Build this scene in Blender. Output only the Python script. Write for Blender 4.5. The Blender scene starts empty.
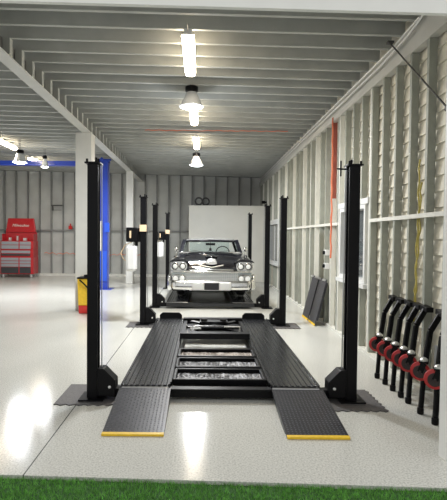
import bpy, bmesh, math, random
from mathutils import Vector, Matrix
random.seed(7)
S = bpy.context.scene
COL = S.collection
PI = math.pi

# ------------------------------------------------------------------ materials
def mat(name, col, rough=.5, metal=0, coat=0, emit=None, es=0, noise=0, nscale=20, bump=0, bscale=60, spec=None, trans=0, coatr=.05):
    m = bpy.data.materials.new(name); m.use_nodes = True
    nt = m.node_tree; b = nt.nodes['Principled BSDF']
    b.inputs['Base Color'].default_value = (*col, 1)
    b.inputs['Roughness'].default_value = rough
    b.inputs['Metallic'].default_value = metal
    b.inputs['Coat Weight'].default_value = coat
    b.inputs['Coat Roughness'].default_value = coatr
    if spec is not None: b.inputs['Specular IOR Level'].default_value = spec
    if trans: b.inputs['Transmission Weight'].default_value = trans
    if emit:
        b.inputs['Emission Color'].default_value = (*emit, 1)
        b.inputs['Emission Strength'].default_value = es
    tc = nt.nodes.new('ShaderNodeTexCoord')
    n = nt.nodes.new('ShaderNodeTexNoise'); n.inputs['Scale'].default_value = nscale; n.inputs['Detail'].default_value = 6
    nt.links.new(tc.outputs['Object'], n.inputs['Vector'])
    if noise:
        r = nt.nodes.new('ShaderNodeValToRGB')
        r.color_ramp.elements[0].position = .3; r.color_ramp.elements[1].position = .7
        r.color_ramp.elements[0].color = (*[c*(1-noise) for c in col], 1)
        r.color_ramp.elements[1].color = (*[min(1, c*(1+noise)) for c in col], 1)
        nt.links.new(n.outputs['Fac'], r.inputs['Fac']); nt.links.new(r.outputs['Color'], b.inputs['Base Color'])
    if bump:
        n2 = nt.nodes.new('ShaderNodeTexNoise'); n2.inputs['Scale'].default_value = bscale
        nt.links.new(tc.outputs['Object'], n2.inputs['Vector'])
        bp = nt.nodes.new('ShaderNodeBump'); bp.inputs['Strength'].default_value = bump; bp.inputs['Distance'].default_value = .01
        nt.links.new(n2.outputs['Fac'], bp.inputs['Height']); nt.links.new(bp.outputs['Normal'], b.inputs['Normal'])
    return m

M = dict(
    black=mat('powder_coated_black', (.004,.004,.005), .40, 0, .0, bump=.05, bscale=200, spec=.16),
    blackdeck=mat('black_runway_paint', (.014,.015,.018), .27, .2, .22, noise=.25, nscale=14, coatr=.2),
    tread=mat('black_tread_plate', (.032,.033,.04), .36, .3, .12, noise=.2, nscale=9),
    worn=mat('worn_tread_lozenges', (.20,.20,.22), .35, .4),
    yellow=mat('yellow_paint', (.85,.55,.03), .5, noise=.08, nscale=30),
    red=mat('red_plastic', (.62,.02,.015), .35, coat=.3),
    redtread=mat('red_wheel_tread', (.45,.02,.022), .4, noise=.15, nscale=40),
    dkhub=mat('dark_wheel_hub', (.03,.018,.018), .5),
    zinc=mat('zinc_plated_steel', (.8,.8,.78), .35, .6),
    steel=mat('bare_steel', (.5,.5,.5), .3, 1),
    chrome=mat('chrome', (.78,.78,.76), .13, 1),
    chromed=mat('satin_grille', (.5,.54,.54), .3, 1),
    carpaint=mat('black_car_paint', (.006,.006,.010), .18, 0, 1),
    roofsil=mat('silver_sheen_paint', (.38,.38,.37), .22, .5, .6),  # silver roof tone; reflected light on roof and cowl is in the colour
    rubber=mat('tyre_rubber', (.012,.012,.012), .8),
    whitew=mat('hubcap_white', (.6,.6,.58), .4),
    carglass=mat('car_glass', (.95,.98,.99), .02, 0, trans=.97, spec=.5),
    lens=mat('lamp_lens', (.85,.87,.86), .12, 0, .6),
    interior=mat('dark_upholstery', (.03,.028,.028), .7),
    blue=mat('blue_lift_paint', (.018,.055,.42), .35, coat=.2),
    blueb=mat('bright_blue_cover', (.018,.085,.58), .35, coat=.2),
    pillar=mat('painted_concrete', (.66,.66,.63), .6, noise=.04, nscale=4, bump=.1),
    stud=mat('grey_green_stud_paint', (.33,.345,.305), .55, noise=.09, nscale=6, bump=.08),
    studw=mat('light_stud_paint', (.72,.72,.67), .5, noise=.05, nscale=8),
    siding=mat('cream_lap_siding', (.74,.71,.61), .6, noise=.09, nscale=5),
    backsiding=mat('grey_lap_siding', (.54,.55,.53), .6, noise=.09, nscale=2),
    backstud=mat('galvanised_stud', (.25,.255,.25), .5, noise=.1, nscale=5),
    rafter=mat('grey_rafter_paint', (.43,.44,.415), .6, noise=.10, nscale=3, bump=.1),
    deck=mat('grey_roof_deck', (.25,.255,.25), .7, noise=.08, nscale=2),
    beam=mat('pale_beam_paint', (.56,.56,.53), .5, noise=.05, nscale=5),
    white=mat('white_wall_paint', (.80,.80,.78), .5, noise=.02, nscale=5),
    header=mat('header_paint', (.80,.80,.76), .5, noise=.03, nscale=5),
    panel=mat('cream_panel', (.84,.83,.76), .5, noise=.04, nscale=1.5),
    frame=mat('white_window_frame', (.72,.73,.72), .4),
    glass=mat('dark_window_glass', (.16,.18,.19), .05, 0, trans=.6, spec=.6),  # dark tint stands in for the night outside
    redstud=mat('red_oxide_paint', (.36,.10,.07), .7, noise=.15, nscale=9),
    orange=mat('orange_hose', (.75,.20,.10), .5),
    ycable=mat('yellow_cable', (.50,.42,.10), .5),
    mat_=mat('grey_rubber_mat', (.105,.10,.10), .6, bump=.5, bscale=90, noise=.15, nscale=40),
    tank=mat('white_plastic_tank', (.82,.82,.80), .35),
    label=mat('beige_label', (.80,.60,.38), .5),
    labelw=mat('white_sticker', (.80,.76,.70), .5),
    drawer=mat('grey_drawer_front', (.36,.37,.40), .4, .3),
    drawerd=mat('dark_drawer_front', (.05,.05,.055), .4, .2),
    redchest=mat('red_toolbox_paint', (.50,.012,.018), .3, coat=.4),
    grey=mat('grey_board', (.25,.26,.26), .6),
    brass=mat('dark_plate', (.02,.02,.022), .3),
    tube=mat('led_tube', (1,.9,.75), .4, emit=(1,.84,.62), es=30),
    cold=mat('high_bay_diffuser', (1,1,1), .4, emit=(.93,.97,1), es=22),
    clear=mat('clear_reflector', (.75,.77,.78), .18, .3),
    wire=mat('dark_wire', (.1,.1,.1), .5, .5),
    grass=mat('artificial_grass', (.15,.40,.065), .6, noise=.5, nscale=25),
    soil=mat('grass_base', (.03,.10,.02), .9),
)

def floor_mat():
    m = bpy.data.materials.new('speckled_epoxy_floor'); m.use_nodes = True
    nt = m.node_tree; b = nt.nodes['Principled BSDF']; L = nt.links.new
    tc = nt.nodes.new('ShaderNodeTexCoord')
    n1 = nt.nodes.new('ShaderNodeTexNoise'); n1.inputs['Scale'].default_value = 75; n1.inputs['Detail'].default_value = 3
    n2 = nt.nodes.new('ShaderNodeTexNoise'); n2.inputs['Scale'].default_value = .8; n2.inputs['Detail'].default_value = 4
    L(tc.outputs['Object'], n1.inputs['Vector']); L(tc.outputs['Object'], n2.inputs['Vector'])
    r = nt.nodes.new('ShaderNodeValToRGB')
    e = r.color_ramp.elements
    e[0].position = .33; e[0].color = (.42,.42,.39,1)
    e[1].position = .50; e[1].color = (.60,.60,.56,1)
    x = e.new(.70); x.color = (.70,.70,.66,1)
    L(n1.outputs['Fac'], r.inputs['Fac'])
    mx = nt.nodes.new('ShaderNodeMix'); mx.data_type = 'RGBA'; mx.blend_type = 'MULTIPLY'
    mr = nt.nodes.new('ShaderNodeMapRange'); mr.inputs['To Min'].default_value = .9; mr.inputs['To Max'].default_value = 1.08
    L(n2.outputs['Fac'], mr.inputs['Value'])
    mx.inputs['Factor'].default_value = 1
    L(r.outputs['Color'], mx.inputs[6]); L(mr.outputs['Result'], mx.inputs[7])
    # saw-cut joint along the slab edge
    sep = nt.nodes.new('ShaderNodeSeparateXYZ'); L(tc.outputs['Object'], sep.inputs[0])
    def mth(op, a, bb):
        q = nt.nodes.new('ShaderNodeMath'); q.operation = op
        for i, v in enumerate((a, bb)):
            if v is None: continue
            if isinstance(v, (int, float)): q.inputs[i].default_value = v
            else: L(v, q.inputs[i])
        return q.outputs[0]
    d = mth('ABSOLUTE', mth('ADD', sep.outputs['X'], 1.18), None)
    j = mth('LESS_THAN', d, .005)
    mx2 = nt.nodes.new('ShaderNodeMix'); mx2.data_type = 'RGBA'
    L(j, mx2.inputs['Factor']); L(mx.outputs[2], mx2.inputs[6]); mx2.inputs[7].default_value = (.08,.08,.075,1)
    L(mx2.outputs[2], b.inputs['Base Color'])
    b.inputs['Roughness'].default_value = .12
    b.inputs['Specular IOR Level'].default_value = .085
    n3 = nt.nodes.new('ShaderNodeTexNoise'); n3.inputs['Scale'].default_value = 60; L(tc.outputs['Object'], n3.inputs['Vector'])
    bp = nt.nodes.new('ShaderNodeBump'); bp.inputs['Strength'].default_value = .25; bp.inputs['Distance'].default_value = .003
    L(n3.outputs['Fac'], bp.inputs['Height']); L(bp.outputs['Normal'], b.inputs['Normal'])
    return m
M['floor'] = floor_mat()
def clear_glass():
    m = bpy.data.materials.new('clear_car_glass'); m.use_nodes = True
    nt = m.node_tree; nt.nodes.clear(); L = nt.links.new
    out = nt.nodes.new('ShaderNodeOutputMaterial'); mx = nt.nodes.new('ShaderNodeMixShader')
    t = nt.nodes.new('ShaderNodeBsdfTransparent'); t.inputs['Color'].default_value = (.90,.95,.95,1)
    g = nt.nodes.new('ShaderNodeBsdfGlossy'); g.inputs['Roughness'].default_value = .03
    f = nt.nodes.new('ShaderNodeFresnel'); f.inputs['IOR'].default_value = 1.35
    L(f.outputs[0], mx.inputs[0]); L(t.outputs[0], mx.inputs[1]); L(g.outputs[0], mx.inputs[2]); L(mx.outputs[0], out.inputs[0])
    return m
M['carglass'] = clear_glass()

def tray_mat(name, c):
    m = bpy.data.materials.new(name); m.use_nodes = True
    nt = m.node_tree; b = nt.nodes['Principled BSDF']; L = nt.links.new
    tc = nt.nodes.new('ShaderNodeTexCoord')
    v = nt.nodes.new('ShaderNodeTexVoronoi'); v.inputs['Scale'].default_value = 9
    L(tc.outputs['Object'], v.inputs['Vector'])
    bp = nt.nodes.new('ShaderNodeBump'); bp.inputs['Strength'].default_value = .9; bp.inputs['Distance'].default_value = .03
    L(v.outputs['Distance'], bp.inputs['Height']); L(bp.outputs['Normal'], b.inputs['Normal'])
    b.inputs['Base Color'].default_value = (*c, 1); b.inputs['Roughness'].default_value = .42; b.inputs['Metallic'].default_value = .35
    return m
M['tray'] = tray_mat('pressed_tray_metal', (.085,.085,.09))
M['traybrown'] = tray_mat('brown_sheen_tray_metal', (.15,.125,.105))  # brownish reflection of the farthest tray put into its base colour

# ------------------------------------------------------------------ mesh builder
class MB:
    def __init__(s): s.bm = bmesh.new()
    def box(s, x0, x1, y0, y1, z0, z1):
        v = [s.bm.verts.new(p) for p in ((x0,y0,z0),(x1,y0,z0),(x1,y1,z0),(x0,y1,z0),(x0,y0,z1),(x1,y0,z1),(x1,y1,z1),(x0,y1,z1))]
        for f in ((0,3,2,1),(4,5,6,7),(0,1,5,4),(1,2,6,5),(2,3,7,6),(3,0,4,7)): s.bm.faces.new([v[i] for i in f])
        return s
    def prism(s, pts, a0, a1, axis='y'):
        f = {'x': lambda u,w,a:(a,u,w), 'y': lambda u,w,a:(u,a,w), 'z': lambda u,w,a:(u,w,a)}[axis]
        A = [s.bm.verts.new(f(u,w,a0)) for u,w in pts]; B = [s.bm.verts.new(f(u,w,a1)) for u,w in pts]
        n = len(pts)
        s.bm.faces.new(A); s.bm.faces.new(B[::-1])
        for i in range(n): s.bm.faces.new((A[i],B[i],B[(i+1)%n],A[(i+1)%n]))
        return s
    def tube(s, path, r, n=10, caps=True):
        path = [Vector(p) for p in path]; rings = []
        up = None
        for i, p in enumerate(path):
            if i == 0: d = path[1]-path[0]
            elif i == len(path)-1: d = path[-1]-path[-2]
            else: d = (path[i+1]-path[i]).normalized()+(path[i]-path[i-1]).normalized()
            d.normalize()
            if up is None:
                up = Vector((0,0,1)) if abs(d.z) < .9 else Vector((1,0,0))
            a = d.cross(up).normalized(); up2 = a.cross(d).normalized(); up = up2
            rr = r[i] if isinstance(r, (list, tuple)) else r
            rings.append([s.bm.verts.new(p+rr*(math.cos(2*PI*k/n)*a+math.sin(2*PI*k/n)*up2)) for k in range(n)])
        for i in range(len(rings)-1):
            for k in range(n): s.bm.faces.new((rings[i][k],rings[i][(k+1)%n],rings[i+1][(k+1)%n],rings[i+1][k]))
        if caps:
            s.bm.faces.new(rings[0][::-1]); s.bm.faces.new(rings[-1])
        return s
    def bar(s, p0, p1, w, h, side=(1,0,0)):
        p0, p1 = Vector(p0), Vector(p1); d = (p1-p0).normalized(); sd = Vector(side); sd = (sd-d*sd.dot(d)).normalized(); u = d.cross(sd)
        v = []
        for p in (p0, p1):
            for a, b in ((-1,-1),(1,-1),(1,1),(-1,1)): v.append(s.bm.verts.new(p+sd*a*w/2+u*b*h/2))
        for f in ((0,1,2,3),(7,6,5,4),(0,4,5,1),(1,5,6,2),(2,6,7,3),(3,7,4,0)): s.bm.faces.new([v[i] for i in f])
        return s
    def lathe(s, prof, c=(0,0,0), axis='z', n=28):
        # prof: (radius, height) pairs
        c = Vector(c); rings = []
        for r, h in prof:
            ring = []
            for k in range(n):
                a = 2*PI*k/n; u, w = r*math.cos(a), r*math.sin(a)
                p = {'z':(u,w,h),'y':(u,h,w),'x':(h,u,w)}[axis]
                ring.append(s.bm.verts.new(c+Vector(p)))
            rings.append(ring)
        for i in range(len(rings)-1):
            for k in range(n): s.bm.faces.new((rings[i][k],rings[i][(k+1)%n],rings[i+1][(k+1)%n],rings[i+1][k]))
        s.bm.faces.new(rings[0][::-1]); s.bm.faces.new(rings[-1])
        return s
    def ball(s, c, rx, ry, rz, n=14):
        prof = [(max(1e-3, math.sin(PI*i/n)), -math.cos(PI*i/n)) for i in range(n+1)]
        k0 = len(s.bm.verts); s.lathe(prof, n=n*2)
        s.bm.verts.ensure_lookup_table()
        for v in s.bm.verts[k0:]: v.co = Vector((v.co.x*rx, v.co.y*ry, v.co.z*rz))+Vector(c)
        return s
    def loft(s, secs, cap=True):
        rings = [[s.bm.verts.new(p) for p in sec] for sec in secs]
        n = len(secs[0])
        for i in range(len(rings)-1):
            for k in range(n): s.bm.faces.new((rings[i][k],rings[i][(k+1)%n],rings[i+1][(k+1)%n],rings[i+1][k]))
        if cap: s.bm.faces.new(rings[0][::-1]); s.bm.faces.new(rings[-1])
        return s
    def xf(s, mtx): bmesh.ops.transform(s.bm, matrix=mtx, verts=s.bm.verts); return s

def wloc(o):
    v = Vector((0,0,0))
    while o is not None: v += o.location; o = o.parent
    return v
def obj(name, mb, m, parent=None, smooth=False, bevel=0, sub=0, label=None, local=False):
    bm = mb.bm
    if parent is not None and not local:
        w = wloc(parent); bmesh.ops.translate(bm, vec=-w, verts=bm.verts)
    bmesh.ops.recalc_face_normals(bm, faces=bm.faces)
    me = bpy.data.meshes.new(name); bm.to_mesh(me); bm.free()
    me.materials.append(M[m] if isinstance(m, str) else m)
    if smooth:
        me.shade_smooth()
        me.set_sharp_from_angle(angle=math.radians(38)) if not sub else None
    o = bpy.data.objects.new(name, me); COL.objects.link(o)
    if parent is not None: o.parent = parent
    if bevel:
        b = o.modifiers.new('bevel', 'BEVEL'); b.width = bevel; b.segments = 2; b.limit_method = 'ANGLE'
    if sub:
        b = o.modifiers.new('sub', 'SUBSURF'); b.levels = sub; b.render_levels = sub
    if label: o['label'] = label
    return o
def tag(o, label, cat, group=None, kind=None):
    o['label'] = label; o['category'] = cat
    if group: o['group'] = group
    if kind: o['kind'] = kind
    return o
def thing(name, loc, label, cat, group=None):
    o = bpy.data.objects.new(name, None); COL.objects.link(o); o.location = loc; o.empty_display_size = .1
    return tag(o, label, cat, group)
def struct(o, label=None):
    o['kind'] = 'structure'
    if label: o['label'] = label
    return o
def kids(o): return [c for c in bpy.data.objects if c.parent == o]
def copy_tree(o, parent=None):
    c = o.copy(); COL.objects.link(c); c.parent = parent
    for ch in kids(o): copy_tree(ch, c)
    return c

# ------------------------------------------------------------------ setting
XR = 2.28          # inner face of the right-hand studs
YB = 19.2          # back wall studs
XL = -9.2
RZ = 4.0           # rafter underside

fm = MB()
fe = lambda x: 3.112-.042*x
fm.prism([(XL,fe(XL)),(4.0,fe(4.0)),(4.0,19.6),(XL,19.6)], -.12, 0, 'z')
floor = struct(obj('floor', fm, 'floor'), 'light grey speckled epoxy floor, glossy')

SL = -.02          # the roof falls gently to the right
def shear(mb):
    for v in mb.bm.verts: v.co.z += SL*v.co.x
    return mb
cl = obj('ceiling', shear(MB().box(XL, 2.55, 3.53, 19.5, 4.22, 4.3)), 'deck'); struct(cl, 'grey roof deck over close-set rafters')
y = 3.62; 
while y < 19.1:
    obj('rafter', shear(MB().box(XL, XR+.05, y, y+.05, RZ, 4.215)), 'rafter', cl); y += .4
# long eaves beam with pale bottom flange
bm_ = struct(obj('trim_1', MB().box(-2.56,-2.375,3.53,19.3,3.79,3.802), 'beam'), 'pale steel beam carried by the pillars')
y = 3.62
while y < 19.1:
    obj('packer', MB().box(-2.49, -2.40, y-.02, y+.07, 3.8025, 4.046), 'rafter', bm_); y += .4
obj('web', MB().box(-2.53,-2.50,3.53,19.3,3.8025,4.052), 'backstud', bm_)

# right wall : lap siding, studs, plates
def lap(mb, y0, y1, z0, z1, step=.16):
    z = z0
    pts = []
    while z < z1-1e-4:
        zz = min(z+step, z1)
        pts += [(2.365, z), (2.388, zz)]
        z = zz
    pts += [(2.44, z1), (2.44, z0)]
    mb.prism(pts, y0, y1, 'y')
w = MB()
W1 = (6.7, 7.95, .96, 2.08); W2 = (14.4, 16.7, .80, 2.08)
lap(w, 3.55, W1[0], 0, 4.16); lap(w, W1[1], W2[0], 0, 4.16); lap(w, W2[1], 19.4, 0, 4.16)
for q in (W1, W2):
    lap(w, q[0], q[1], 0, q[2]); lap(w, q[0], q[1], q[3], 4.16)
wr = struct(obj('wall_right', w, 'siding'), 'cream lap siding between exposed painted studs')
PL = 3.63
def ins(yy, q): return q[0]-.05 < yy < q[1]+.02
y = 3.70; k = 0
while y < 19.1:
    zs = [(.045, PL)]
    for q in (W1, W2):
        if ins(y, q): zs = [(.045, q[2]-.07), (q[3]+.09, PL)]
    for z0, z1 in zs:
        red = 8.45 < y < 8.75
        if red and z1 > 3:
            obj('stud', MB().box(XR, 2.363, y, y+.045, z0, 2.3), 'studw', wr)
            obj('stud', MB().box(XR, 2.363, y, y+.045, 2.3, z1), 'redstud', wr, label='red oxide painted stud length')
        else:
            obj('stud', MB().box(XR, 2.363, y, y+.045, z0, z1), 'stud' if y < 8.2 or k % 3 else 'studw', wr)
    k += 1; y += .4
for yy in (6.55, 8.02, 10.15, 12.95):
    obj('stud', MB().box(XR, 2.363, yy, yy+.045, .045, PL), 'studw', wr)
obj('sole_plate', MB().box(XR-.005, 2.363, 3.55, 19.3, 0, .044), 'studw', wr)
obj('top_plate', MB().box(XR-.01, 2.364, 3.55, 19.3, PL+.002, PL+.12).box(XR+.03, 2.364, 3.55, 19.3, PL+.12, 3.95), 'beam', wr)
ng = [(3.55,6.55),(8.07,12.9),(13.0,14.3),(16.75,19.2)]
for a, b in ng:
    obj('nogging', MB().box(XR-.012, 2.36, a, b, 1.82, 1.865), 'studw', wr)
# windows
def window(i, q, label):
    a, b, z0, z1 = q
    f = MB()
    t = .06
    f.box(XR-.012, 2.46, a, a+t, z0, z1).box(XR-.012, 2.46, b-t, b, z0, z1)
    f.box(XR-.012, 2.46, a+t, b-t, z0, z0+t).box(XR-.012, 2.46, a+t, b-t, z1-t, z1)
    f.box(2.34, 2.39, (a+b)/2-.025, (a+b)/2+.025, z0+t, z1-t)
    o = struct(obj('window_%d' % i, f, 'frame', bevel=.004), label)
    obj('pane', MB().box(2.36, 2.368, a+t, b-t, z0+t, z1-t), 'glass', o)
    obj('window_sill', MB().box(XR-.05, 2.40, a-.08, b+.05, z0-.06, z0-.002), 'frame', o)
    obj('window_head', MB().box(XR-.02, 2.40, a-.12, b+.06, z1+.002, z1+.085), 'frame', o)
    return o
window(1, W1, 'white framed window behind the right front lift post')
window(2, W2, 'white framed window at the far end of the right wall')

# back wall
bw = MB(); z = 0; pts = []
while z < 4.19:
    zz = min(z+.19, 4.2); pts += [(19.375, z), (19.345, zz)]; z = zz
pts += [(19.37, 4.38), (19.45, 4.38), (19.45, 0)]
bw.prism(pts, XL, 2.5, 'x')
wb = struct(obj('wall_back', bw, 'backsiding'), 'grey lap siding between thin dark studs')
x = -8.9
while x < 2.2:
    obj('stud', MB().box(x, x+.05, 19.25, 19.344, .045, 4.035-.02*x), 'backstud', wb); x += .47
obj('nogging', MB().box(XL, XR, 19.19, 19.34, 1.80, 1.84), 'backstud', wb)
obj('top_plate', shear(MB().box(XL, XR, 19.17, 19.34, 4.04, 4.215)), 'backstud', wb)
obj('sole_plate', MB().box(XL, XR, 19.15, 19.34, 0, .09), 'studw', wb)
struct(obj('wall_left', MB().box(XL-.15, XL, 3.45, 19.45, 0, 4.4), 'backsiding'), 'grey side wall of the left bay')
# front wall: right jamb return, header
wf = MB()
wf.box(1.768, 2.62, 3.40, 3.52, 0, 4.3)
struct(obj('wall_front', wf, 'white'), 'white door jamb at the right of the opening')
struct(obj('trim_2', shear(MB().box(XL, 1.767, 3.40, 3.44, 3.212, 4.3)), 'header'), 'pale header over the garage opening')
struct(obj('trim_3', MB().box(-3.0, -2.3, 3.40, 3.50, 0, 3.20), 'white'), 'white pier between the garage openings')

# pillars
struct(obj('trim_4', MB().box(-2.70,-2.36,10.22,10.56,0,3.789), 'pillar', bevel=.01), 'pale square pillar nearest the opening')
struct(obj('trim_5', MB().box(-2.57,-2.33,16.2,16.44,0,3.789), 'pillar', bevel=.01), 'pale square pillar deeper in the garage')

# grass
gr = MB()
gr.prism([(-4,1.2),(4,1.2),(4,fe(4)-.012),(-4,fe(-4)-.012)], -.12, -.02, 'z')
g = obj('grass_lawn', gr, 'soil'); tag(g, 'short bright green grass along the front edge of the floor', 'grass', kind='stuff')
vs, fs = [], []
for i in range(52000):
    x = random.uniform(-2.3, 2.4); yy = random.uniform(2.25, fe(x)-.004)
    h = random.uniform(.018, .042); a = random.uniform(0, PI); wd = .0035
    dx, dy = math.cos(a)*wd, math.sin(a)*wd; lx, ly = random.gauss(0, .012), random.gauss(0, .012)
    k = len(vs); vs += [(x-dx, yy-dy, -.03), (x+dx, yy+dy, -.03), (x+lx, yy+ly, -.03+h)]; fs.append((k, k+1, k+2))
me = bpy.data.meshes.new('grass_blades'); me.from_pydata(vs, [], fs); me.materials.append(M['grass'])
gb = bpy.data.objects.new('grass_blades', me); COL.objects.link(gb); gb.parent = g; gb['kind'] = 'stuff'

# white enclosure against back wall
pt = thing('partition_box', (.9, 18.1, 0), 'big cream panelled enclosure behind the car against the back wall', 'partition')
obj('panel_body', MB().box(-.48, 2.26, 17.2, 19.1, 0, 2.70), 'panel', pt, bevel=.01)
obj('top_trim', MB().box(-.50, 2.265, 17.18, 19.12, 2.701, 2.73), 'panel', pt)
cp = MB()
for cx in (-.13,.12):
    for r in (.14,.11): cp.tube([(cx+r*math.cos(t*PI/12), 17.5+.1*(cx>0), 2.90+r*math.sin(t*PI/12)) for t in range(25)], .014, 8, False)
cp.tube([(-.3,17.5,2.745),(-.1,17.45,2.75),(.3,17.6,2.745)], .014)
cp.box(-.3, .3, 17.42, 17.68, 2.731, 2.76)
tag(obj('hose_coil', cp, 'wire', smooth=True), 'grey hose coil lying on top of the cream enclosure', 'hose')

# ------------------------------------------------------------------ four-post lifts
CX = .195
def post(parent, x, y, s, ytop, lab=None):
    """s=+1: slot faces +x (left posts)"""
    w, d = .052, .06
    c = [(-w,-d),(w,-d),(w,-d+.03),(w-.012,-d+.03),(w-.012,-d+.012),(-w+.012,-d+.012),(-w+.012,d-.012),(w-.012,d-.012),(w-.012,d-.03),(w,d-.03),(w,d),(-w,d)]
    p = obj('post', MB().prism([(x+s*a, y+b) for a, b in c], .016, 2.3, 'z'), 'black', parent, bevel=.004)
    tp = MB().box(x-.075, x+.075, y-.075, y+.075, 2.30, 2.315)
    for a in (-.055,.055): tp.tube([(x+a, y-.055, 2.315),(x+a, y-.055, 2.345)], .012, 8)
    tp.tube([(x+s*.02, y, 2.315),(x+s*.02, y, 2.365)], .012, 8)
    obj('top_plate', tp, 'black', p)
    obj('locking_ladder', MB().box(x+s*.0-.012, x+s*.0+.012, y-.01, y+.01, .1, 2.28), 'steel', p)
    obj('cable', MB().tube([(x+s*.085, y-.01, .28),(x+s*.078, y-.01, 2.30)], .006, 6), 'steel', p)
    obj('base_plate', MB().box(x-.12, x+.12, y-.13, y+.13, .0105, .0245), 'black', p)
    # gusset cover on inner side
    xi = x+s*.056
    g = [(xi,.05),(xi+s*.175,.05),(xi+s*.175,.20),(xi+s*.06,.315),(xi,.315)]
    gg = obj('end_cover', MB().prism(g, y-.085, y+.07, 'y'), 'black', parent, bevel=.006)
    obj('bolt', MB().lathe([(.014,0),(.014,-.012),(.008,-.016)], (xi+s*.12, y-.0855, .14), 'y', 14), 'zinc', gg, label='bright zinc bolt head')
    return p
def make_lift(y0, y1, label, ramps):
    L = thing('four_post_lift', (CX, (y0+y1)/2, 0), label, 'car lift')
    xl, xr = CX-1.255, CX+1.275
    ps = []
    for x, s in ((xl, 1), (xr, -1)):
        for y in (y0, y1): ps.append(post(L, x, y, s, 2.3))
    for y in (y0, y1):
        cb = MB().box(xl+.058, xr-.058, y-.045, y+.055, .028, .112)
        cb.box(xl+.26, xr-.26, y-.065, y-.046, .09, .118)
        obj('crossbeam', cb, 'black', L, bevel=.004)
    for xc in (CX-.74, CX+.735):
        h = .24; z0, z1, n = .114, .146, 8
        top = []
        for i in range(n):
            a = xc-h+.02+i*(2*h-.04)/n; q = (2*h-.04)/n
            top += [(a, z1-.010), (a+q*.18, z1-.010), (a+q*.28, z1), (a+q*.72, z1), (a+q*.82, z1-.010)]
        pts = [(xc-h, z0), (xc-h, z1+.006), (xc-h+.016, z1+.006), (xc-h+.018, z1-.010)] + top + [(xc+h-.018, z1-.010), (xc+h-.016, z1+.006), (xc+h, z1+.006), (xc+h, z0)]
        rw = obj('runway', MB().prism(pts, y0-.02, y1-.12, 'y'), 'blackdeck', L)
        obj('side_rail', MB().box(xc-h+.03, xc-h+.07, y0+.1, y1-.1, .045, .1135).box(xc+h-.07, xc+h-.03, y0+.1, y1-.1, .045, .1135), 'black', rw)
        # stop plate at the rear end
        sp = [(xc-.20,.115),(xc+.20,.115),(xc+.20,.20),(xc+.15,.245),(xc-.15,.245),(xc-.20,.20)]
        obj('wheel_stop', MB().prism(sp, y1-.119, y1-.09, 'y'), 'black', rw, bevel=.01)
        # front lip
        obj('hinge', MB().tube([(xc-.23, y0-.035, .118),(xc+.23, y0-.035, .118)], .013, 10), 'steel', rw)
    # inner ledges
    for xa in (CX-.50, CX+.495):
        obj('tray_rail', MB().box(xa-.012, xa+.012, y0+.08, y1-.15, .085, .145), 'black', L)
    # power unit on rear-left post
    pu = MB().box(xl-.30, xl-.09, y1-.12, y1+.08, 1.50, 1.76)
    u = obj('power_unit', pu, 'black', L, bevel=.02)
    obj('control_panel', MB().box(xl-.235, xl-.205, y1-.126, y1-.1205, 1.57, 1.70), 'label', u, label='orange-beige strip on the power unit')
    obj('oil_tank', MB().box(xl-.31, xl-.11, y1-.11, y1+.07, .97, 1.44), 'tank', u, bevel=.05, label='white plastic oil tank')
    obj('bracket', MB().box(xl-.09, xl-.053, y1-.04, y1+.04, 1.50, 1.75).box(xl-.15, xl-.10, y1-.02, y1+.02, 1.43, 1.50), 'black', u)
    obj('hose', MB().tube([(xl-.20, y1-.02, 1.5),(xl-.32, y1-.05, 1.45),(xl-.40, y1-.06, 1.30),(xl-.36, y1-.04, 1.2),(xl-.305, y1, 1.15)], .008, 8), 'label', u, smooth=True)
    obj('caution_label', MB().box(xl-.062, xl+.062, y1-.068, y1-.0605, 1.69, 1.81), 'label', L, label='beige caution label on the post')
    if ramps:
        ramp(L, CX-.738, y0-.045); ramp(L, CX+.745, y0-.075)
    return L
RL = .86
def ramp_mesh(part):
    """lying along -y from the hinge at origin; local coords"""
    m = MB()
    if part == 'plate':
        m.box(-.25, .25, -RL, 0, -.012, 0)
        m.box(-.25, -.235, -RL+.1, -.05, -.04, -.0125).box(.235, .25, -RL+.1, -.05, -.04, -.0125)
    elif part == 'studs':
        for j in range(26):
            for i in range(15):
                cx = -.225+i*.032; cy = -.03-j*.031
                if (i+j) % 2: a = .55
                else: a = -.55
                ca, sa = math.cos(a), math.sin(a); l, ww = .0125, .004
                b = [m.bm.verts.new((cx+ca*u*l-sa*v*ww, cy+sa*u*l+ca*v*ww, 0.0002)) for u, v in ((-1,0),(0,-1),(1,0),(0,1))]
                t = m.bm.verts.new((cx, cy, .004))
                for q in range(4): m.bm.faces.new((b[q], b[(q+1)%4], t))
    elif part == 'edge':
        m.box(-.25, .25, -RL-.001, -RL+.028, .0005, .006).box(-.25, .25, -RL-.006, -RL-.0012, -.012, .006)
    return m
def ramp(parent, xc, yh):
    ang = math.asin(.108/RL)
    mtx = Matrix.Translation((xc, yh, .122)) @ Matrix.Rotation(ang, 4, 'X')
    r = obj('ramp', ramp_mesh('plate').xf(mtx), 'tread', parent)
    obj('tread_pattern', ramp_mesh('studs').xf(mtx), 'worn', r)
    obj('yellow_edge', ramp_mesh('edge').xf(mtx), 'yellow', r, label='yellow painted ramp edge')
lift1 = make_lift(4.70, 8.68, 'empty black four-post car lift at the front, with two ramps and ribbed runways', True)
lift2 = make_lift(10.82, 14.75, 'black four-post car lift at the back, carrying the old black car', False)
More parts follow.
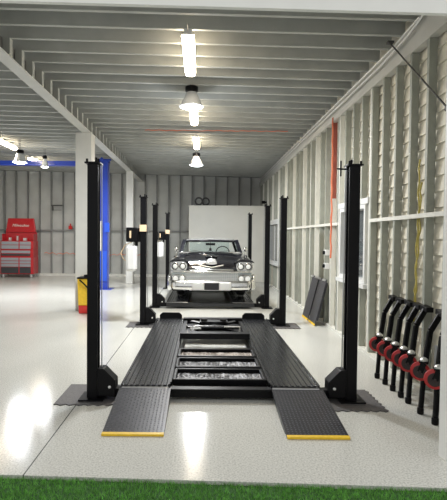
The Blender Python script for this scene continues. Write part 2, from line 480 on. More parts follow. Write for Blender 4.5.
# front lip plates on the second lift
obj('approach_plate', MB().box(CX-.98, CX+.98, 10.66, 10.77, .10, .125).box(CX-.98, CX+.98, 10.645, 10.66, .045, .125), 'blackdeck', lift2)
obj('guide_arm', MB().tube([(CX+1.275-.06, 4.70-.01, 2.27),(CX+1.275-.17, 4.66, 2.27)], .008, 8).tube([(CX+1.275-.13, 4.675, 2.20),(CX+1.275-.13, 4.675, 2.35)], .008, 8), 'black', lift1)

# leaning spare ramps
def lean_ramp(yc, label):
    t = thing('spare_ramp', (2.05, yc, 0), label, 'ramp', 'spare ramps leaning on the right wall')
    mtx = Matrix.Translation((2.262, yc, .846)) @ Matrix.Rotation(-PI/2, 4, 'Z') @ Matrix.Rotation(math.radians(76), 4, 'X')
    r = obj('plate', ramp_mesh('plate').xf(mtx), 'tread', t)
    obj('tread_pattern', ramp_mesh('studs').xf(mtx), 'worn', r)
    obj('yellow_edge', ramp_mesh('edge').xf(mtx), 'yellow', t, label='yellow painted edge resting on the floor')
    for s in (-1, 1): obj('hinge_lug', MB().box(s*.17-.02, s*.17+.02, -.035, .0, .0005, .05).xf(mtx), 'zinc', t)
lean_ramp(8.92, 'black tread-plate ramp leaning on the right wall, nearer of the two')
lean_ramp(9.50, 'black tread-plate ramp leaning on the right wall, farther of the two')

# rubber mats under posts
def rub(x, y, label, sx=.31, sy=.31):
    pts = []
    n = 7
    for i in range(n*4): pts.append((-sx+2*sx*i/(n*4), -sy+.015*math.sin(i*PI/2)))
    for i in range(n*4): pts.append((sx+.015*math.sin(i*PI/2), -sy+2*sy*i/(n*4)))
    for i in range(n*4): pts.append((sx-2*sx*i/(n*4), sy))
    for i in range(n*4): pts.append((-sx+.0*math.sin(i*PI/2), sy-2*sy*i/(n*4)))
    o = obj('rubber_mat', MB().prism(pts, 0, .010, 'z'), 'mat_'); o.location = (x, y, 0)
    return tag(o, label, 'mat', 'rubber mats under the lift posts')
rub(CX-1.275, 4.80, 'grey wavy-edged rubber mat under the left front post')
rub(CX+1.225, 4.70, 'grey wavy-edged rubber mat under the right front post')
rub(CX-1.255, 8.66, 'grey rubber mat under the left post by the nearer oil tank', .27, .27)
rub(CX+1.275, 8.66, 'grey rubber mat under the right post by the leaning ramps', .27, .27)

# drip trays
def tray(y0, y1, m, label):
    x0, x1 = CX-.482, CX+.477
    t = thing('drip_tray', (CX, (y0+y1)/2, .0855), label, 'drip tray', 'drip trays between the runways')
    f = MB()
    f.box(x0, x1, y0, y0+.035, .09, .155).box(x0, x1, y1-.035, y1, .09, .155)
    f.box(x0, x0+.035, y0+.035, y1-.035, .09, .155).box(x1-.035, x1, y0+.035, y1-.035, .09, .155)
    obj('rim', f, 'black', t, bevel=.008)
    p = MB()
    nx, ny = 72, 20
    X0, X1, Y0, Y1 = x0+.036, x1-.036, y0+.036, y1-.036
    g = [[p.bm.verts.new((X0+(X1-X0)*i/nx, Y0+(Y1-Y0)*j/ny, .108+.026*max(0, abs(math.sin(i/nx*PI*4.5))-.35)*(1 if 3 < j < 17 else .15)*(1-.7*(8 < j < 12)) + .007*math.sin(i*1.7+j*2.1))) for j in range(ny+1)] for i in range(nx+1)]
    for i in range(nx):
        for j in range(ny): p.bm.faces.new((g[i][j], g[i+1][j], g[i+1][j+1], g[i][j+1]))
    obj('pan', p, m, t, smooth=True)
tray(4.84, 5.26, 'tray', 'pressed metal drip tray nearest the ramps')
tray(5.32, 5.74, 'tray', 'pressed metal drip tray in the middle of the three')
tray(5.80, 6.20, 'traybrown', 'brownish drip tray, farthest of the three')

# rolling jack between the runways
j = thing('rolling_jack', (CX, 7.55, .14), 'black rolling jack bridging the two runways behind the drip trays', 'jack')
a, b = CX-.50, CX+.495
obj('crossbar', MB().box(a, b, 6.78, 6.95, .148, .23), 'black', j, bevel=.006)
obj('crossbar', MB().box(a, b, 8.02, 8.15, .148, .235), 'black', j, bevel=.006)
obj('frame_rail', MB().box(a+.02, a+.07, 6.96, 8.01, .15, .20), 'black', j); obj('frame_rail', MB().box(b-.07, b-.02, 6.96, 8.01, .15, .20), 'black', j)
obj('cylinder', MB().tube([(a+.2,7.35,.21),(b-.2,7.35,.21)], .035, 14).tube([(a+.1,7.35,.21),(a+.2,7.35,.21)], .018, 10), 'blackdeck', j, smooth=True)
sc = MB().bar((a+.15,7.25,.17),(b-.15,7.65,.25), .05, .03).bar((b-.15,7.25,.17),(a+.15,7.65,.25), .05, .03)
sc.box(CX-.22, CX+.22, 7.50, 7.72, .235, .27)
sc.box(a+.07, b-.07, 7.55, 7.60, .152, .19)
obj('underplate', MB().box(a+.071, b-.071, 7.12, 7.95, .152, .16), 'black', j)
obj('scissor_arm', sc, 'black', j)
obj('lifting_pad', MB().lathe([(.05,0),(.05,.03),(.04,.035)], (CX-.15,7.6,.271)).lathe([(.05,0),(.05,.03),(.04,.035)], (CX+.15,7.6,.271)), 'rubber', j)
obj('handle', MB().tube([(b-.12,7.1,.2),(b-.12,7.1,.27),(b-.35,7.05,.28)], .012, 8), 'zinc', j)
obj('handle', MB().tube([(a+.15,7.05,.2),(a+.15,7.05,.25),(a+.3,7.0,.26)], .012, 8), 'zinc', j)

# ------------------------------------------------------------------ car
def make_car(cx, yf, zd):
    C = thing('classic_car', (cx, yf+2.6, zd), 'old black sedan with twin round headlights and chrome bumper, on the back lift', 'car')
    def P(x, y, z): return (cx+x, yf+y, zd+z)
    # lower body loft : stations (y, halfwidth, fender height, hood height at centre)
    st = [(.16,.90,.80,.70),(.19,.93,.90,.79),(.32,.955,.955,.90),(.7,.975,.985,.985),(1.2,.98,1.01,1.05),(1.62,.985,1.02,1.10),(2.3,.98,.98,1.0),(3.3,.985,.98,1.0),(3.9,.985,.97,1.03),(4.6,.975,.95,.98),(5.15,.95,.93,.90),(5.28,.88,.80,.78)]
    secs = []
    for y, w, zf, zh in st:
        zb = .20; zc = zh
        if y < .3: zb = .42
        half = [(0,zb),(w*.80,zb),(w*.93,zb+.06),(w*.985,(zb+zf)/2-.05),(w,zf-.20),(w*.985,zf-.08),(w*.93,zf-.005),(w*.84,zf+.012),(w*.72,(zf*.6+zc*.4)-.02),(w*.55,zc-.02),(w*.3,zc-.003),(0,zc)]
        full = [P(x, y, z) for x, z in half] + [P(-x, y, z) for x, z in half[-2:0:-1]]
        secs.append(full)
    body = obj('body', MB().loft(secs), 'carpaint', C, smooth=True, sub=2)
    # centre hood ridge
    obj('hood_scoop', MB().ball(P(0,.80,.98), .16, .40, .05), 'carpaint', body, smooth=True)
    # cabin : pillars frame and roof
    zb = .97
    def ring(w0, y0, y1, z, r=.12, n=6):
        out = []
        for sx, sy, a0 in ((1,-1,-90),(1,1,0),(-1,1,90),(-1,-1,180)):
            for i in range(n+1):
                a = math.radians(a0+90*i/n)
                px = (w0-r)*sx+r*math.cos(a); py = (y1-r if sy > 0 else y0+r)+r*math.sin(a)
                out.append(P(px, py, z(px, py) if callable(z) else z))
        return out
    crown = lambda b: (lambda x, y: b - .035*(x/.7)**2)
    roof = MB().loft([ring(.73, 2.12, 3.62, crown(1.345), .2), ring(.76, 2.06, 3.68, crown(1.365), .22), ring(.745, 2.10, 3.64, crown(1.395), .24), ring(.65, 2.26, 3.5, crown(1.422), .26), ring(.36, 2.5, 3.2, crown(1.43), .2)])
    obj('roof', roof, 'roofsil', C, smooth=True, label='silver roof with reflected light in its colour')
    obj('roof_rail', MB().tube([P(-.73,2.14,1.325),P(-.58,2.06,1.345),P(0,2.03,1.362),P(.58,2.06,1.345),P(.73,2.14,1.325)], .026, 8), 'carpaint', C, smooth=True)
    # pillars
    pl = MB()
    for s in (-1, 1):
        for q in ((.79,1.66,1.0,.70,2.13,1.35,.10,.08),(.84,3.95,1.0,.70,3.6,1.35,.06,.12),(.84,2.85,1.0,.73,2.85,1.36,.05,.05)):
            obj('pillar', MB().bar(P(s*q[0],q[1],q[2]), P(s*q[3],q[4],q[5]), q[6], q[7]), 'carpaint', C)
    # windshield : curved
    ws = MB(); n = 20
    A = [P(.81*math.sin(t*1.25)/math.sin(1.25), 1.50+.24*(t**2), 1.055) for t in [(-1+2*i/n) for i in range(n+1)]]
    B = [P(.665*math.sin(t*1.2)/math.sin(1.2), 2.02+.10*(t**2), 1.345) for t in [(-1+2*i/n) for i in range(n+1)]]
    va = [ws.bm.verts.new(p) for p in A]; vb = [ws.bm.verts.new(p) for p in B]
    for i in range(n): ws.bm.faces.new((va[i], va[i+1], vb[i+1], vb[i]))
    g = obj('windshield', ws, 'carglass', C, smooth=True)
    rg = MB().box(cx-.60, cx+.60, yf+3.78, yf+3.786, zd+1.0, zd+1.33)
    obj('rear_window', rg, 'carglass', C)
    for s in (-1, 1):
        sg = MB(); v = [sg.bm.verts.new(P(s*a, b, c)) for a, b, c in ((.83,1.85,1.0),(.83,3.9,1.0),(.71,3.6,1.34),(.71,2.15,1.34))]; sg.bm.faces.new(v)
        obj('side_window', sg, 'carglass', C)
    trim = MB().tube([Vector(p)+Vector((0,-.01,0)) for p in B], .016, 8).tube([A[0], B[0]], .024, 8).tube([A[-1], B[-1]], .024, 8)
    obj('windshield_trim', trim, 'carpaint', C, smooth=True)
    obj('cowl_trim', MB().tube(A, .014, 8), 'chrome', C, smooth=True)
    obj('cowl', MB().loft([[P(x*.84, 1.40+.2*abs(x)**2, 1.03) for x in [-1+i/6 for i in range(13)]]+[P(x*.84, 1.9, 1.0) for x in [1-i/6 for i in range(13)]], [P(x*.82, 1.48+.22*abs(x)**2, 1.06) for x in [-1+i/6 for i in range(13)]]+[P(x*.82, 1.9, 1.06) for x in [1-i/6 for i in range(13)]]]), 'roofsil', C, smooth=True)  # silver here puts the cowl's reflected light into its colour
    for s in (-1, 1):
        obj('wiper', MB().tube([P(s*.18,1.46,1.07),P(s*.5,1.54,1.11)], .006, 6), 'chrome', C)
    # interior
    obj('dashboard', MB().box(cx-.70, cx+.70, yf+1.92, yf+2.1, zd+.9, zd+1.06), 'interior', C, bevel=.03)
    obj('front_seat', MB().box(cx-.66, cx+.66, yf+2.75, yf+2.95, zd+.5, zd+1.02), 'interior', C, bevel=.05)
    obj('rear_seat', MB().box(cx-.66, cx+.66, yf+3.4, yf+3.6, zd+.5, zd+1.0), 'interior', C, bevel=.05)
    obj('steering_wheel', MB().tube([P(.34+.18*math.cos(t*PI/10), 2.2+.05*math.sin(t*PI/10), 1.04+.16*math.sin(t*PI/10)) for t in range(21)], .014, 8, False).tube([P(.2,2.2,1.04),P(.48,2.2,1.04)], .012, 6).tube([P(.34,2.2,1.04),P(.34,2.0,.95)], .02, 6), 'interior', C, smooth=True)
    obj('rear_view_mirror', MB().box(cx-.13, cx+.13, yf+2.09, yf+2.11, zd+1.23, zd+1.29).tube([P(0,2.1,1.29),P(0,2.1,1.35)], .008, 6), 'black', C)
    obj('hanging_ornament', MB().tube([P(0,2.08,1.23),P(.0,2.07,1.13)], .005, 6).ball(P(0,2.07,1.12), .035,.02,.045).bar(P(-.09,2.07,1.05),P(.02,2.07,1.12), .01,.02).bar(P(.09,2.07,1.04),P(-.02,2.07,1.12), .01,.02), 'interior', C, smooth=True)
    # headlights in chrome pods with hooded brow
    for s in (-1, 1):
        pod = MB()
        pts = []
        for i in range(32):
            a = 2*PI*i/32; r = .118
            pts.append((s*.755+(.085 if math.cos(a) > 0 else -.085)+r*math.cos(a), .775+r*1.05*math.sin(a)))
        pod.loft([[P(x, .30, z) for x, z in pts], [P(x, .10, z) for x, z in pts], [P(s*.755+(x-s*.755)*.93, .07, .775+(z-.775)*.9) for x, z in pts]])
        pd = obj('headlight_bezel', pod, 'chrome', C, smooth=True)
        brow = MB().loft([[P(s*.755+dx*1.05, yy, .80+zz) for dx, zz in ((-.22,.06),(-.17,.115),(-.08,.148),(.0,.155),(.08,.148),(.17,.115),(.22,.06),(.17,.07),(.08,.105),(0,.112),(-.08,.105),(-.17,.07))] for yy in (.03,.18,.45)])
        obj('headlight_brow', brow, 'carpaint', pd, smooth=True)
        for dx in (-.087, .087):
            h = obj('headlight', MB().lathe([(.084,.0),(.084,-.016),(.074,-.022),(.066,-.010)], P(s*.755+dx, .072, .775), 'y', 28), 'chrome', C, smooth=True)
            obj('lamp_ring', MB().lathe([(.066,-.010),(.066,-.0115),(.050,-.0115)], P(s*.755+dx, .070, .775), 'y', 24), 'interior', h)
            obj('lens', MB().lathe([(.056,-.002),(.053,-.010),(.036,-.020),(.010,-.024)], P(s*.755+dx, .058, .775), 'y', 24), 'lens', h, smooth=True)
        # lower lamp group in grille corner
        pts = []
        for i in range(32):
            a = 2*PI*i/32
            pts.append((s*.755+(.075 if math.cos(a) > 0 else -.075)+.085*math.cos(a), .50+.09*math.sin(a)))
        lp = obj('parking_lamp_bezel', MB().loft([[P(x, .22, z) for x, z in pts], [P(x, .04, z) for x, z in pts], [P(s*.755+(x-s*.755)*.9, .02, .50+(z-.50)*.85) for x, z in pts]]), 'chrome', C, smooth=True)
        for dx in (-.075, .075):
            obj('parking_lamp', MB().lathe([(.058,0),(.056,-.012),(.03,-.022),(.01,-.024)], P(s*.755+dx, .02, .50), 'y', 20), 'lens', lp, smooth=True)
        # mirrors
        obj('side_mirror', MB().lathe([(.055,0),(.06,-.02),(.05,-.05),(.02,-.065)], P(s*.90,1.55,1.14), 'y', 18).tube([P(s*.90,1.55,1.09),P(s*.89,1.56,.98)], .012, 8), 'chrome', C, smooth=True)
        obj('fender_ornament', MB().loft([[P(s*.80+a*.016, yy, 1.0+b*.02+hh) for a, b in ((-1,-1),(1,-1),(.4,1),(-.4,1))] for yy, hh in ((.36,-.005),(.45,.02),(.75,.012))]), 'chrome', C, smooth=True)
    # grille band
    gp = MB(); 
    for i in range(5):
        z = .47+i*.034
        gp.bar(P(-.60,.10,z), P(.60,.10,z), .02, .012, (0,1,0))
    for i in range(25):
        x = -.6+i*.05; gp.box(cx+x-.004, cx+x+.004, yf+.105, yf+.125, zd+.45, zd+.62)
    gr_ = obj('grille', gp, 'zinc', C)
    obj('grille_shell', MB().box(cx-.92, cx+.92, yf+.14, yf+.155, zd+.44, zd+.65), 'chromed', gr_)
    obj('grille_bar', MB().tube([P(-.93,.20,.645),P(-.88,.10,.65),P(-.5,.06,.655),P(0,.05,.655),P(.5,.06,.655),P(.88,.10,.65),P(.93,.20,.645)], .026, 10), 'chrome', C, smooth=True)
    # hood front lip and emblem
    obj('hood_lip', MB().tube([P(-.60,.19,.69),P(-.3,.15,.70),P(0,.13,.705),P(.3,.15,.70),P(.60,.19,.69)], .016, 8), 'chrome', C, smooth=True)
    em = MB()
    em.bar(P(-.27,.17,.80), P(0,.125,.745), .02, .028).bar(P(.27,.17,.80), P(0,.125,.745), .02, .028)
    em.loft([[P(a*1.2, yy, .87+b+dz) for a, b in ((-.10,-.03),(-.04,-.045),(.04,-.045),(.10,-.03),(.07,.02),(0,.04),(-.07,.02))] for yy, dz in ((.15,-.01),(.22,.02),(.40,.045))])
    obj('hood_emblem', em, 'zinc', C)
    # bumper
    bp = MB(); secs = []
    prof = [(-.00,.21),(-.06,.235),(-.085,.30),(-.07,.35),(-.075,.40),(-.045,.45),(0,.455),(.03,.40),(.03,.26)]
    for t in [-1+2*i/28 for i in range(29)]:
        x = 1.025*math.sin(t*1.35)/math.sin(1.35)
        dy = .05+.0*abs(t)+.38*max(0, abs(t)-.72)**1.5*3
        k = 1 - .25*max(0, abs(t)-.7)
        secs.append([P(x, dy+a*k, .33+(b-.33)*k+.02*max(0, abs(t)-.5)) for a, b in prof])
    bp.loft(secs)
    bu = obj('front_bumper', bp, 'chrome', C, smooth=True)
    for s in (-1, 1):
        obj('bumper_guard', MB().box(cx+s*.31-.14, cx+s*.31+.14, yf-.075, yf-.03, zd+.235, zd+.43), 'zinc', bu, bevel=.025)
        obj('bumper_tip', MB().ball(P(s*.97,.16,.50), .05,.12,.10), 'chrome', bu, smooth=True)
    obj('licence_plate', MB().box(cx-.165, cx+.165, yf-.06, yf-.05, zd+.245, zd+.405), 'brass', C, bevel=.004, label='dark licence plate')
    obj('plate_frame', MB().box(cx-.175, cx+.175, yf-.052, yf-.049, zd+.40, zd+.42).box(cx-.175, cx+.175, yf-.052, yf-.049, zd+.235, zd+.25), 'zinc', C)
    obj('rear_bumper', MB().tube([P(-.96,5.1,.45),P(-.8,5.34,.45),P(0,5.38,.45),P(.8,5.34,.45),P(.96,5.1,.45)], .07, 12), 'chrome', C, smooth=True)
    obj('side_trim', MB().tube([P(-.985,.6,.72),P(-.992,2.5,.72),P(-.985,4.8,.66)], .012, 6).tube([P(.985,.6,.72),P(.992,2.5,.72),P(.985,4.8,.66)], .012, 6), 'chrome', C)
    # chassis and wheels
    obj('chassis', MB().box(cx-.60, cx+.60, yf+.3, yf+5.0, zd+.20, zd+.34).box(cx-.75, cx+.75, yf+.22, yf+.5, zd+.24, zd+.42).tube([P(-.7,1.0,.33),P(.7,1.0,.33)], .04, 8), 'rubber', C)
    for s in (-1, 1):
        for yy in (.98, 3.98):
            wx = .745*s
            pr = [(.18,-.10),(.30,-.105),(.345,-.085),(.36,-.05),(.36,.05),(.345,.085),(.30,.105),(.18,.10)]
            wd = obj('wheel', MB().lathe(pr, P(wx, yy, .36), 'x', 36), 'rubber', C, smooth=True)
            obj('hubcap', MB().lathe([(.19,0),(.18,s*.03),(.10,s*.045),(.02,s*.05)], P(wx+s*.09, yy, .36), 'x', 28), 'chrome', wd, smooth=True)
    return C
make_car(.228, 10.98, .147)

# ------------------------------------------------------------------ lamps
def add_light(kind, loc, energy, col, size=None, sizey=None, parent=None, rot=(0,0,0), spread=None):
    l = bpy.data.lights.new('lamp_light', kind); l.energy = energy; l.color = col
    if kind == 'AREA':
        if sizey: l.shape = 'RECTANGLE'; l.size = size; l.size_y = sizey
        else: l.shape = 'DISK'; l.size = size
        if spread: l.spread = spread
    elif size: l.shadow_soft_size = size
    o = bpy.data.objects.new('lamp_light', l); COL.objects.link(o); o.rotation_euler = rot
    if parent is not None: o.parent = parent; o.location = Vector(loc)-wloc(parent)
    else: o.location = loc
    return o
def shear2(mb, x):
    for v in mb.bm.verts: v.co.z += SL*(v.co.x-x)
    return mb
def strip(x, y, label, e):
    H = 4.0+SL*x
    t = thing('strip_light', (x, y+.65, H), label, 'ceiling light', 'glowing strip lights along the ceiling')
    obj('housing', shear2(MB().box(x-.05, x+.05, y, y+1.3, H-.07, H), x), 'frame', t)
    obj('tube', shear2(MB().prism([(x-.075,H-.071),(x-.065,H-.105),(x-.03,H-.125),(x+.03,H-.125),(x+.065,H-.105),(x+.075,H-.071)], y+.01, y+1.29, 'y'), x), 'tube', t)
    add_light('AREA', (x, y+.65, H-.14), e, (1,.88,.72), .14, 1.25, t)
    obj('wire', MB().tube([(x,y-.16,H-.02),(x,y-.0,H-.03)], .006, 6), 'wire', t)
ES = 30
strip(-.185, 5.60, 'glowing strip light nearest the camera, mid ceiling', ES)
strip(-.18, 8.6, 'glowing strip light between the two high bay lamps', ES)
strip(-.16, 11.3, 'glowing strip light above the old car', ES)
strip(-5.25, 12.2, 'glowing strip light at the left edge, over the left bay', ES)
strip(-5.45, 15.2, 'glowing strip light in the left bay beyond the blue lift beam', ES)
def bay(x, y, z, r, label, e):
    H = 4.0+SL*x
    t = thing('high_bay_lamp', (x, y, H), label, 'ceiling lamp', 'round high bay lamps hanging from the ceiling')
    obj('hanger', MB().tube([(x-.02,y,H+.01),(x-.02,y,z+.30)], .007, 6).tube([(x+.02,y,H+.01),(x+.02,y,z+.30)], .005, 6), 'wire', t)
    obj('heat_sink', MB().lathe([(r*.40,.22),(r*.55,.235),(r*.55,.30),(r*.4,.315)], (x,y,z), 'z', 24), 'black', t, smooth=True)
    obj('reflector', MB().lathe([(r*.42,.218),(r*.55,.16),(r*.72,.10),(r*.86,.03),(r*1.0,.0),(r*1.05,-.01),(r*.98,-.015),(r*.85,-.005)], (x,y,z), 'z', 32), 'clear', t, smooth=True)
    obj('diffuser', MB().lathe([(r*.84,-.004),(r*.80,-.02),(r*.5,-.035),(r*.1,-.04)], (x,y,z-.002), 'z', 32), 'cold', t, smooth=True)
    add_light('AREA', (x, y, z-.06), e, (.92,.96,1), r*1.8, None, t)
    add_light('POINT', (x, y, z-.22), e*.16, (.92,.96,1), r*.4, None, t)
EB = 150
bay(-.185, 7.63, 3.66, .185, 'bright round high bay lamp hanging nearest the camera', EB)
bay(-.17, 12.83, 3.52, .185, 'round high bay lamp hanging above the old car', EB)
bay(-4.74, 12.5, 3.50, .185, 'large round high bay lamp hanging in the left bay, leftmost in the photo', EB)
bay(-4.57, 13.95, 3.60, .11, 'smallest round hanging lamp, in the left bay just in front of the blue lift beam', EB*.25)

# ------------------------------------------------------------------ two-post blue lift
B = thing('two_post_lift', (-4.8, 14.5, 0), 'blue two-post lift with overhead beam in the left bay', 'car lift')
for x, s in ((-3.0, -1), (-6.55, 1)):
    c = [(-.17,-.14),(.17,-.14),(.17,.14),(-.17,.14),(-.17,.10),(.10,.10),(.10,-.10),(-.17,-.10)]
    if s > 0: c = [(-a, b_) for a, b_ in c]
    p = obj('post', MB().prism([(x+a, 14.5+b_) for a, b_ in c], .02, 3.80, 'z'), 'blue', B, bevel=.008)
    obj('base_plate', MB().box(x-.3, x+.3, 14.25, 14.75, 0, .02), 'blue', p)
    obj('carriage', MB().box(x-.155, x+.16, 14.33, 14.355, .25, 1.15), 'blueb', p, bevel=.01, label='brighter blue lower cover')
    obj('arm_pivot', MB().box(x+s*.17-.08, x+s*.17+.08, 14.3, 14.5, .12, .32), 'blue', p)
    if s < 0: obj('lift_arm', MB().bar((x+s*.2,14.3,.22), (x+s*.25,13.5,.22), .1, .1).bar((x+s*.2,14.7,.22), (x+s*.5,15.6,.22), .1, .1), 'blue', p)
    obj('top_pulley', MB().box(x-.2, x+.2, 14.38, 14.62, 3.801, 3.90).tube([(x-.26,14.4,3.88),(x+.26,14.4,3.88)], .03, 10).tube([(x,14.3,3.9),(x,14.7,3.9)], .04, 10), 'blue', p)
obj('sticker', MB().box(-3.14, -2.98, 14.350, 14.357, 1.16, 2.05), 'labelw', B, label='long white sticker on the blue post')
obj('control_box', MB().box(-2.90, -2.76, 14.26, 14.356, 1.72, 2.0), 'blueb', B)
obj('overhead_beam', MB().box(-6.5, -3.05, 14.42, 14.58, 3.74, 3.84).box(-6.5, -3.05, 14.40, 14.60, 3.70, 3.74), 'blue', B, bevel=.004)

# ------------------------------------------------------------------ yellow and red container
yb = thing('waste_container', (-2.42, 9.98, 0), 'yellow container with red base and dark lid at the foot of the pillar', 'container')
def taper(x, y, w0, w1, d0, d1, z0, z1):
    return MB().loft([[(x-w0,y-d0,z0),(x+w0,y-d0,z0),(x+w0,y+d0,z0),(x-w0,y+d0,z0)], [(x-w1,y-d1,z1),(x+w1,y-d1,z1),(x+w1,y+d1,z1),(x-w1,y+d1,z1)]])
obj('base', taper(-2.38,9.98,.15,.155,.14,.145,.0,.17), 'red', yb, bevel=.015, label='red base')
obj('body', taper(-2.38,9.98,.157,.175,.147,.16,.171,.72), 'yellow', yb, bevel=.012)
obj('lid', MB().box(-2.56,-2.20,9.80,10.15,.721,.755).box(-2.43,-2.33,9.86,9.96,.756,.80), 'black', yb, bevel=.01)
obj('handle', MB().tube([(-2.50,9.80,.70),(-2.42,9.77,.64),(-2.34,9.79,.55),(-2.30,9.80,.48)], .016, 8), 'black', yb, smooth=True)

# ------------------------------------------------------------------ red tool chest
T = thing('tool_chest', (-6.96, 18.35, 0), 'tall red rolling tool chest with grey drawers against the back wall', 'tool chest')
x0, x1, y0, y1 = -7.62, -6.36, 18.10, 18.65
cab = obj('lower_cabinet', MB().box(x0, x1, y0, y1, .14, .80), 'redchest', T, bevel=.015)
zs = [(.17,.40,'drawerd'),(.42,.52,'drawer'),(.54,.63,'drawer'),(.65,.76,'drawer')]
xm = x0+.72
for z0, z1, m in zs:
    for a, b in ((x0+.04, xm-.02), (xm+.02, x1-.10)):
        d = obj('drawer', MB().box(a, b, y0-.02, y0-.001, z0, z1), m, cab, bevel=.004)
for a in (x0+.1, x1-.1):
    for yy in (y0+.08, y1-.08):
        obj('caster', MB().lathe([(.055,-.02),(.06,-.01),(.06,.01),(.055,.02)], (a,yy,.06), 'x', 18).box(a-.03,a+.03,yy-.03,yy+.03,.10,.1395), 'whitew', T, smooth=False)
mid = obj('middle_cabinet', MB().box(x0+.01, x1-.01, y0+.01, y1, .801, 1.06), 'redchest', T, bevel=.01)
obj('drawer', MB().box(x0+.05, x1-.12, y0-.012, y0+.009, .83, .90), 'drawerd', mid)
obj('drawer', MB().box(x0+.05, x1-.12, y0-.012, y0+.009, .93, 1.03), 'drawer', mid)
top = obj('upper_chest', MB().box(x0+.01, x1-.01, y0+.01, y1, 1.061, 1.40), 'redchest', T, bevel=.015)
for z0, z1 in ((1.09,1.23),(1.25,1.37)):
    for a, b in ((x0+.05, xm-.02), (xm+.02, x1-.10)):
        obj('drawer', MB().box(a, b, y0-.012, y0+.009, z0, z1), 'drawer', top, bevel=.004)
hu = MB().box(x0+.03, x1-.03, y1-.10, y1-.02, 1.401, 1.72).box(x0+.03, x0+.06, y0+.1, y1-.10, 1.401, 1.66).box(x1-.06, x1-.03, y0+.1, y1-.10, 1.401, 1.66)
obj('tool_well', hu, 'redchest', T, bevel=.01)
obj('tools', MB().box(x0+.25,x0+.33,y0+.2,y0+.3,1.401,1.52).box(x0+.55,x0+.60,y0+.2,y0+.3,1.401,1.58).box(x0+.8,x0+.92,y0+.2,y0+.3,1.401,1.5), 'zinc', T)
lid = MB().loft([[(x0+.05,y1-.16,1.72),(x1-.05,y1-.16,1.72),(x1-.05,y1-.03,1.72),(x0+.05,y1-.03,1.72)],[(x0+.12,y1-.10,2.26),(x1-.14,y1-.10,2.26),(x1-.14,y1-.02,2.26),(x0+.12,y1-.02,2.26)]])
ld = obj('lid', lid, 'redchest', T, bevel=.02)
cu = bpy.data.curves.new('logo', 'FONT'); cu.body = 'Milwaukee'; cu.size = .15; cu.align_x = 'CENTER'; cu.extrude = .004; cu.shear = .3
to = bpy.data.objects.new('logo_tmp', cu); COL.objects.link(to)
bpy.context.view_layer.update()
lm = bpy.data.meshes.new_from_object(to); bpy.data.objects.remove(to)
lm.materials.clear(); lm.materials.append(M['labelw'])
lg = bpy.data.objects.new('logo', lm); COL.objects.link(lg); lg.parent = T
lg.location = Vector((-7.0, y1-.145, 1.94))-Vector(T.location); lg.rotation_euler = (math.radians(84), 0, 0); lg['label'] = 'white script logo on the lid'

# ------------------------------------------------------------------ casters along right wall
def caster_proto():
    t = thing('lift_caster', (2.0, 5.5, 0), '', 'caster', 'red-wheeled lift casters leaning on the right wall')
    # local: foot at origin, top leaning to +x
    def Q(x, y, z): return (2.0+x, 5.5+y, z)
    bar = MB().bar(Q(0,-.10,.012), Q(.05,-.04,.44), .042, .042, (1,0,0))
    bar.bar(Q(.05,-.04,.44), Q(.12,.03,.74), .05, .042, (1,0,0)).bar(Q(.12,.03,.74), Q(.225,.06,.90), .055, .042, (1,0,0))
    obj('arm', bar, 'black', t, bevel=.01)
    obj('foot', MB().lathe([(.026,0),(.03,.01),(.03,.05),(.025,.06)], Q(0,-.10,.0), 'z', 14), 'black', t)
    obj('cross_head', MB().bar(Q(.225,-.035,.90), Q(.235,.135,.91), .07, .05, (1,0,0)), 'black', t, bevel=.006)
    w = MB().lathe([(.038,.028),(.072,.028),(.085,.018),(.085,-.018),(.072,-.028),(.038,-.028)], (0,0,0), 'y', 28)
    rot = Matrix.Translation(Q(-.005,-.085,.39)) @ Matrix.Rotation(math.radians(-22), 4, 'Z')
    wo = obj('wheel', w.xf(rot), 'redtread', t, smooth=True, label='dark red caster wheel')
    obj('hub', MB().lathe([(.055,.031),(.060,.0282),(.060,-.0282),(.055,-.031),(.02,-.03),(.018,-.042),(.004,-.044)], (0,0,0), 'y', 22).xf(rot), 'dkhub', wo)
    fk = MB()
    for s in (-1, 1): fk.bar((0, s*.040, 0), (.03, s*.036, .085), .05, .006, (1,0,0))
    fk.box(-.01, .07, -.042, .042, .085, .097)
    obj('fork', fk.xf(rot), 'black', t)
    obj('swivel_plate', MB().lathe([(.034,.098),(.034,.112),(.022,.125),(.012,.130)], (.03,0,0), 'z', 16).xf(rot), 'zinc', t, smooth=True, label='bright zinc swivel plate')
    return t
proto = caster_proto()
cw = [(5.56,'farthest of the row of red-wheeled black casters leaning on the right wall'),
      (5.33,'red-wheeled black caster, second from the far end of the row'),
      (5.11,'red-wheeled black caster, third from the far end of the row'),
      (4.905,'red-wheeled black caster, middle one of the row of seven'),
      (4.73,'red-wheeled black caster, third from the near end of the row'),
      (4.45,'red-wheeled black caster, second from the near end of the row'),
      (4.20,'red-wheeled black caster nearest the camera, partly behind the white jamb')]
for i, (yy, lb) in enumerate(cw):
    o = proto if i == 0 else copy_tree(proto)
    o.location = (2.02, yy, 0); o.rotation_euler = (0, 0, math.radians((0, 2, 0, 0, 0, -5, 2)[i])); o['label'] = lb
tag(obj('leaning_board', MB().box(2.20, 2.225, 4.14, 4.50, .0, .60).xf(Matrix.Identity(4)), 'grey'), 'grey board standing behind the nearest casters', 'board')

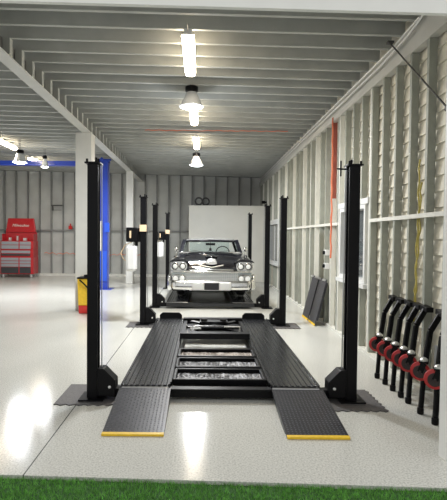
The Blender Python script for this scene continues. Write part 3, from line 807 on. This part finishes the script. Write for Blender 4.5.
# ------------------------------------------------------------------ cables and wall fittings
def wig(p0, p1, n, amp, ax):
    out = []
    for i in range(n+1):
        t = i/n; p = Vector(p0).lerp(Vector(p1), t); p += Vector(ax)*amp*math.sin(i*1.9)+Vector(ax)*amp*.5*math.sin(i*.7)
        out.append(p)
    return out
tag(obj('orange_hose', MB().tube(wig((2.262,8.42,3.7),(2.255,8.40,1.25),24,.02,(0,1,0)), .015, 8), 'orange', smooth=True), 'orange hose hanging down the right wall by the socket boxes', 'hose')
for z, lb in ((1.34,'white socket box on the right wall, upper of two'),(1.10,'white socket box on the right wall, lower of two')):
    t = thing('socket_box', (XR, 8.60, z), lb, 'socket', 'socket boxes under the orange hose')
    obj('box', MB().box(XR-.075, XR-.001, 8.55, 8.70, z-.05, z+.05), 'frame', t, bevel=.006)
    obj('cover', MB().lathe([(.035,0),(.035,-.03),(.02,-.035)], (XR-.076, 8.625, z), 'x', 16), 'black', t)
tag(obj('yellow_cable', MB().tube(wig((2.32,5.15,2.45),(2.325,5.22,.7),20,.02,(0,1,0)), .009, 6).tube(wig((2.33,5.12,2.2),(2.33,5.25,.7),18,.025,(0,1,0)), .009, 6), 'ycable', smooth=True), 'bundle of yellow cable hanging between the studs above the casters', 'cable')
ot = thing('white_conduit', (2.2, 11, 3.9), 'pair of thin white conduits running along the top of the right wall', 'conduit')
obj('pipe', MB().tube([(2.262,4.9,3.93),(2.255,5.4,3.84),(2.255,6.2,3.80),(2.255,19.1,3.80)], .012, 8), 'tank', ot, smooth=True)
obj('pipe', MB().tube([(2.262,5.1,3.93),(2.25,5.8,3.87),(2.25,19.1,3.87)], .012, 8), 'tank', ot, smooth=True)
st_ = thing('stay_cable', (2.2, 5.6, 3.95), 'steel stay cable slanting from the ceiling down the near right wall', 'cable')
obj('rope', MB().tube([(2.228,5.80,3.93),(2.19,4.33,2.77)], .009, 8), 'wire', st_)
obj('hook', MB().tube([(2.19,4.33,2.77),(2.20,4.28,2.72),(2.24,4.26,2.74),(2.265,4.29,2.80)], .013, 8).lathe([(.02,-.03),(.03,0),(.02,.03)], (2.19,4.33,2.77), 'y', 10), 'wire', st_, smooth=True)
obj('anchor', MB().box(2.19, 2.265, 5.77, 5.83, 3.93, 3.955), 'wire', st_)
tag(obj('orange_cord', MB().tube(wig((-1.3,10.79,3.975),(1.9,10.79,3.975),40,.006,(0,0,1)), .009, 6), 'orange', smooth=True), 'orange cord stretched under the rafters above the car', 'cord')
tag(obj('extension_cord', MB().tube(wig((-6.3,19.17,.9),(-2.2,19.17,.86),50,.03,(0,0,1)), .012, 6), 'orange', smooth=True), 'orange cord strung along the back wall beside the tool chest', 'cord')
tag(obj('wall_bracket', MB().box(-6.0,-5.55,19.10,19.19,2.78,2.83).tube([(-5.95,19.1,2.62),(-5.6,19.1,2.62)], .012, 6).box(-5.97,-5.94,19.08,19.19,2.6,2.78), 'wire'), 'small dark rail on the back wall above the cord', 'rail')
eb = thing('emergency_button', (-5.25, 19.18, 1.95), 'red button box on the back wall', 'button')
obj('housing', MB().box(-5.32,-5.18,19.10,19.189,1.86,2.0), 'red', eb, bevel=.01)
obj('knob', MB().lathe([(.04,0),(.045,-.03),(.03,-.04)], (-5.25,19.099,1.93), 'y', 14).box(-5.27,-5.23,19.12,19.18,2.001,2.09), 'red', eb)
sk = thing('wall_camera', (2.2, 17.0, 2.85), 'small dark camera high on the right wall over the enclosure corner', 'camera')
obj('housing', MB().box(2.10,2.22,17.0,17.12,2.80,2.90), 'black', sk, bevel=.01)
obj('mount', MB().box(2.221,2.279,17.03,17.09,2.82,2.88), 'black', sk)

# ------------------------------------------------------------------ world, camera, exposure
wd = bpy.data.worlds.new('world'); S.world = wd; wd.use_nodes = True
bg = wd.node_tree.nodes['Background']; bg.inputs[0].default_value = (.98,.985,.975,1); bg.inputs[1].default_value = .80

cam = bpy.data.cameras.new('camera'); co = bpy.data.objects.new('camera', cam); COL.objects.link(co)
cam.sensor_fit = 'VERTICAL'; cam.sensor_height = 24; cam.sensor_width = 24*447/500; cam.lens = 24*480/500
cam.shift_x = 21.5/500; cam.clip_start = .05
co.matrix_world = Matrix.Translation((0,0,1.6)) @ Matrix.Rotation(math.radians(90-1.55), 4, 'X') @ Matrix.Rotation(math.radians(.5), 4, 'Z')
S.camera = co
S.view_settings.view_transform = 'Standard'; S.view_settings.look = 'None'; S.view_settings.gamma = 1
S.view_settings.use_curve_mapping = False; S.view_settings.exposure = 0.0
